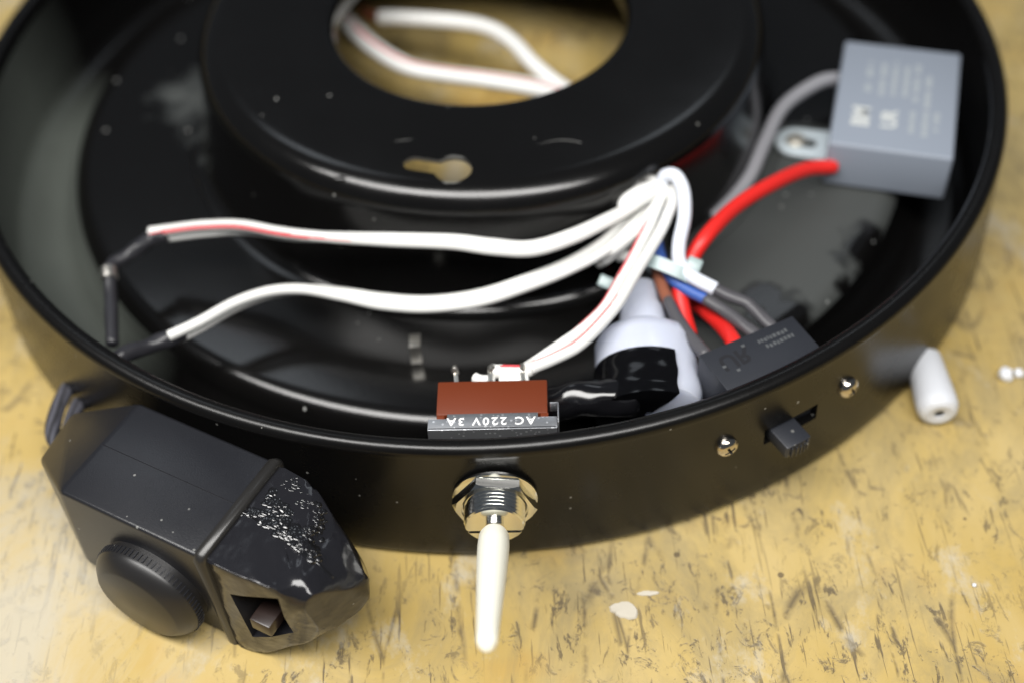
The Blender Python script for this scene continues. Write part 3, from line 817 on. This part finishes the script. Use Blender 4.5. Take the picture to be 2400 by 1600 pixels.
# seam along the top
bb = boolean(bb, box((.9, BWd * .52, BH), (5.0, .014, .03)), bmat=1)
bb.transform(bfm)
cb = ctl.part('shell', bb, [m_plastic, m_emboss], smooth=30)
XE = 4.2
end_pts = [(XB - .15, .0, BH), (XB - .15, BWd, BH), (XB - .15, .0, .0), (XB - .15, BWd - .1, .0), (3.1, .02, .0), (3.1, BWd - .2, 0),
           (3.25, .02, BH - .05), (XE - .05, .12, BH - .10), (XE + .02, .36, .92), (3.9, 1.55, BH - .35), (3.3, BWd - .05, BH - .08), (4.62, 1.15, 1.55), (4.55, 1.1, 1.0), (4.2, 1.6, 1.2), (4.1, 1.4, .7)]
eb = hull(end_pts, .10, 3)
bmesh.ops.triangulate(eb, faces=eb.faces[:])
for _ in range(3):
    bmesh.ops.subdivide_edges(eb, edges=[e for e in eb.edges if e.calc_length() > .16], cuts=1, use_grid_fill=False)
    bmesh.ops.triangulate(eb, faces=[f for f in eb.faces if len(f.verts) > 3])
for _ in range(5): bmesh.ops.smooth_vert(eb, verts=eb.verts[:], factor=.5, use_axis_x=True, use_axis_y=True, use_axis_z=True)
for _ in range(8): bmesh.ops.smooth_vert(eb, verts=[v for v in eb.verts if v.co.x > 3.75], factor=.4, use_axis_x=True, use_axis_y=True, use_axis_z=True)
for v in eb.verts:
    if v.co.x > 3.75: v.co.x += .03 * min(1, (v.co.x - 3.75) / .4)
    if v.co.x < 2.75: v.co += Vector((0, (.03 if v.co.y < .5 else -.03), 0))
    if v.co.x > 3.0 and v.co.z > .5:
        k_ = min(1, (v.co.x - 3.0) / .8)
        v.co += Vector((0, 0, 1)) * (.06 * k_ * noise.noise(v.co * 1.6 + Vector((3, 1, 0)))) + Vector((0, 0, .05 * k_ * noise.noise(v.co * 4)))
eb_w = eb.copy(); eb_w.transform(bfm)
from mathutils.bvhtree import BVHTree
bv0 = BVHTree.FromBMesh(eb_w)
p_sl = [bv0.ray_cast(Vector(EYE), Vector(ray(x / K, y / K)))[0] for x, y in ((539, 1391), (652, 1401), (688, 1481), (592, 1491))]
loc = [bfm.inverted() @ q for q in p_sl]
cut = hull([(q.x, yy + q.y, q.z) for q in loc for yy in (-.4, .5)])
eb = boolean(eb, cut, bmat=1)
bmesh.ops.triangulate(eb, faces=[f for f in eb.faces if len(f.verts) > 4])
eb.transform(bfm)
from mathutils.bvhtree import BVHTree
e_bvh = BVHTree.FromBMesh(eb)
ctl.part('end_shell', eb, [m_gloss, m_emboss], smooth=32)
lc = sum((q for q in loc), Vector()) / 4
n4 = [bfm.inverted() @ on_plane(x / K, y / K, bfm @ Vector((0, -.06, 0)), nb_) for x, y in ((577, 1447), (642, 1452), (640, 1494), (584, 1490))]
nx_ = sum(q.x for q in n4) / 4; nz_ = sum(q.z for q in n4) / 4
nubb = box((nx_, .22, nz_), (.36, .56, .27), .03)
nubb.transform(bfm); ctl.part('slide_nub', nubb, m_brownnub)
# band round the box
def section(x, o, yo=0):
    return [(x, -o, BH + o - .10), (x, .10 - o, BH + o), (x, BWd + o - .1, BH + o), (x, BWd + o, BH + o - .1), (x, BWd - .1 + o, -.0), (x, .08 - o, 0.0)]
sec = section(XB, .07); bandb = bmesh.new()
rings = []
for xx, oo in ((XB - .10, .0), (XB - .085, .055), (XB - .03, .075), (XB + .04, .075), (XB + .085, .055), (XB + .10, .0)):
    s_ = section(xx, oo)
    # subdivide corners a little
    rings.append([bandb.verts.new(p) for p in s_])
n6 = len(rings[0])
for A_, B_ in zip(rings[:-1], rings[1:]):
    for k in range(n6): bandb.faces.new((A_[k], A_[(k + 1) % n6], B_[(k + 1) % n6], B_[k]))
bandb.faces.new(rings[0][::-1]); bandb.faces.new(rings[-1])
bandb.transform(bfm); ctl.part('band', bandb, m_rubber, smooth=50)
# knob on the front face
kq = on_plane(373 / K, 1400 / K, bfm @ Vector((0, -.42, 0)), nb_)
kl = bfm.inverted() @ kq
KR = .93
kz = .92
kfm = bfm @ frame((1.38, 0, kz), (1, 0, 0), (0, 0, 1), (0, -1, 0))
kb = lathe([(0, -.1), (KR * .96, -.1), (KR * .96, .06), (KR, .07), (KR, .20), (KR * .985, .25), (KR * .93, .33), (KR * .80, .44), (KR * .76, .46), (0, .50)], 72, closed=False)
kb.transform(kfm); kn = ctl.part('knob', kb, m_knob, smooth=28)
tk = []
for k in range(72):
    an = 2 * PI * k / 72
    tk.append(box((KR + .004, 0, .135), (.03, .022, .13), mat=Matrix.Rotation(an, 4, 'Z')))
g = join(*tk); g.transform(kfm); ctl.part('knurling', g, m_plastic, parent=kn)
# lumpy melted seam over the end, scattered on the end's surface
from mathutils.bvhtree import BVHTree
gl = bmesh.new()
rr = random.Random(5)
def hit(px, py):
    d = Vector(ray(px / K, py / K)); q = e_bvh.ray_cast(Vector(EYE), d)
    return q[0], q[1]
def lump(px, py, r, flat=.6):
    p, n = hit(px, py)
    if p is None: return
    q = n.to_track_quat('Z', 'Y').to_matrix().to_4x4()
    ms = Matrix.Translation(p - n * r * .2) @ q @ Matrix.Rotation(rr.uniform(0, 6), 4, 'Z') @ Matrix.Diagonal((r * rr.uniform(.8, 1.7), r * rr.uniform(.7, 1.2), r * rr.uniform(.25, .5) * flat / .6, 1))
    bmesh.ops.create_icosphere(gl, subdivisions=2, radius=1, matrix=ms)
for cx_, cy_, sx_, sy_, n_, rmin, rmax in ((650, 1190, 22, 24, 150, .02, .05), (600, 1200, 18, 7, 120, .015, .04), (640, 1222, 22, 8, 150, .02, .05), (680, 1245, 18, 10, 210, .02, .055), (712, 1275, 16, 12, 180, .02, .055), (735, 1300, 10, 10, 40, .02, .045),
                                           (750, 1216, 10, 20, 60, .015, .04), (690, 1135, 22, 14, 40, .010, .022), (715, 1175, 14, 12, 25, .010, .024), (725, 1240, 14, 12, 40, .015, .04)):
    for _ in range(int(n_ * .6)): lump(rr.gauss(cx_, sx_ * .62), rr.gauss(cy_, sy_ * .62), rr.uniform(rmin, rmax) * 1.7)
ctl.part('melted_lumps', gl, m_goo, smooth=80, kind='stuff')
sp_ = []
for px, py in ((563, 1197), (590, 1210), (615, 1224), (645, 1238), (672, 1252), (690, 1272), (715, 1300), (740, 1316), (762, 1335), (780, 1352)):
    p, n = hit(px, py)
    if p is not None: sp_.append(np.array(p - n * .015))
ctl.part('seam', sweep(catmull(sp_, 6), .032, 8, wob=.6), m_goo, smooth=60)
# pale torn threads at the low corner
fz = []
for px, py, dx, dy in ((760, 1494, 16, 30), (764, 1488, 6, 16)):
    p, n = hit(px, py)
    if p is None: continue
    q = p + (Vector((dx, 0, -dy * .8)) * .0065) + n * .08
    m_ = (p + q) / 2 + Vector((rr.uniform(-.04, .04), rr.uniform(-.04, .04), .03))
    fz.append(sweep(catmull([np.array(p), np.array(m_), np.array(q)], 5), .007, 5))
ctl.part('torn_thread', join(*fz), m_thread, smooth=60, kind='stuff')

# braided cords behind the box
for k, pts in enumerate(([(215, 862, .5), (180, 868, .7), (150, 900, .9), (128, 950, 1.0), (122, 1000, 1.1), (150, 1040, 1.2)],
                         [(250, 868, .3), (215, 885, .5), (185, 920, .7), (165, 965, .9), (160, 1010, 1.1), (190, 1050, 1.2)])):
    pp = px_path(pts, 10)
    single('braided_cord', sweep(pp, .13, 16), m_braid, ('dark braided cord looping out at the far left behind the control box', 'dark braided cord between the control box end and the housing wall')[k], 'cord', pp[0], group='braided cords behind the control box', smooth=60)

# ------------------------------------------------------------------ bits on the table
t0 = P(2158, 950, .36); t1 = P(2128, 845, .36)
tdir = (t1 - t0).normalized()
tu = Vector((0, 0, 1)); tv = tdir.cross(tu)
TL = (t1 - t0).length + .25
th = Thing('silicone_tube', 'short white silicone tube lying on the table at right of the housing', 'tube', t0)
th.part('tube_wall', lathe([(.09, 0), (.22, -.02), (.30, .02), (.35, .12), (.355, .3), (.30, TL - .05), (.25, TL), (.06, TL)], 32, mat=frame(t0, tu, tv, tdir)), m_tube)
th.part('bore', lathe([(0, .03), (.095, .03), (.05, TL - .05), (0, TL - .05)], 16, closed=False, mat=frame(t0, tu, tv, tdir)), m_hole)
def flake(c, sx, sy, h, seed):
    b = bmesh.new(); n = 44; top = []; bot = []
    for k in range(n):
        a_ = 2 * PI * k / n; r = 1 + .55 * noise.noise(Vector((math.cos(a_) * .9 + seed * .37, math.sin(a_) * .9, seed * .11))) + .16 * noise.noise(Vector((math.cos(a_) * 3 + seed, math.sin(a_) * 3, seed)))
        x, y = c.x + sx * r * math.cos(a_), c.y + sy * r * math.sin(a_)
        bot.append(b.verts.new((x, y, .004))); top.append(b.verts.new((x * .9 + c.x * .1, y * .9 + c.y * .1, h * (1 + .5 * noise.noise(Vector((a_, seed, 0)))))))
    cv = b.verts.new((c.x, c.y, h * 1.2))
    for k in range(n):
        b.faces.new((bot[k], bot[(k + 1) % n], top[(k + 1) % n], top[k])); b.faces.new((top[k], top[(k + 1) % n], cv))
    return b
m_flake = mat('dried_paint', (.50, .46, .38), .6)
m_flake2 = mat('white_crumb', (.74, .76, .80), .55)
for px, py, sx, sy, h, lab in ((1435, 1400, .22, .16, .03, 'larger pale flake of dried paint on the table in front of the housing'),
                               (1488, 1362, .16, .05, .02, 'thin pale sliver of dried paint behind the larger flake on the table')):
    c = P(px, py, 0); single('paint_flake', flake(c, sx, sy, h, px), m_flake, lab, 'paint flake', c, group='paint flakes on the table')
for k, (px, py, r, lab) in enumerate(((2308, 868, .13, 'largest white crumb on the table near the right edge'), (2338, 862, .09, 'small white crumb just right of the largest crumb'), (2237, 1345, .035, 'tiny glassy white bead at lower right of the table'))):
    c = P(px, py, 0); b = bmesh.new(); bmesh.ops.create_icosphere(b, subdivisions=2, radius=r)
    for v in b.verts: v.co *= 1 + (.35 if k < 2 else .05) * noise.noise(v.co * 12 + Vector((k * 3, 0, 0)))
    b.transform(Matrix.Translation((c.x, c.y, r * .85)))
    single('crumb', b, m_flake2, lab, 'crumb', c, group='white crumbs on the table')
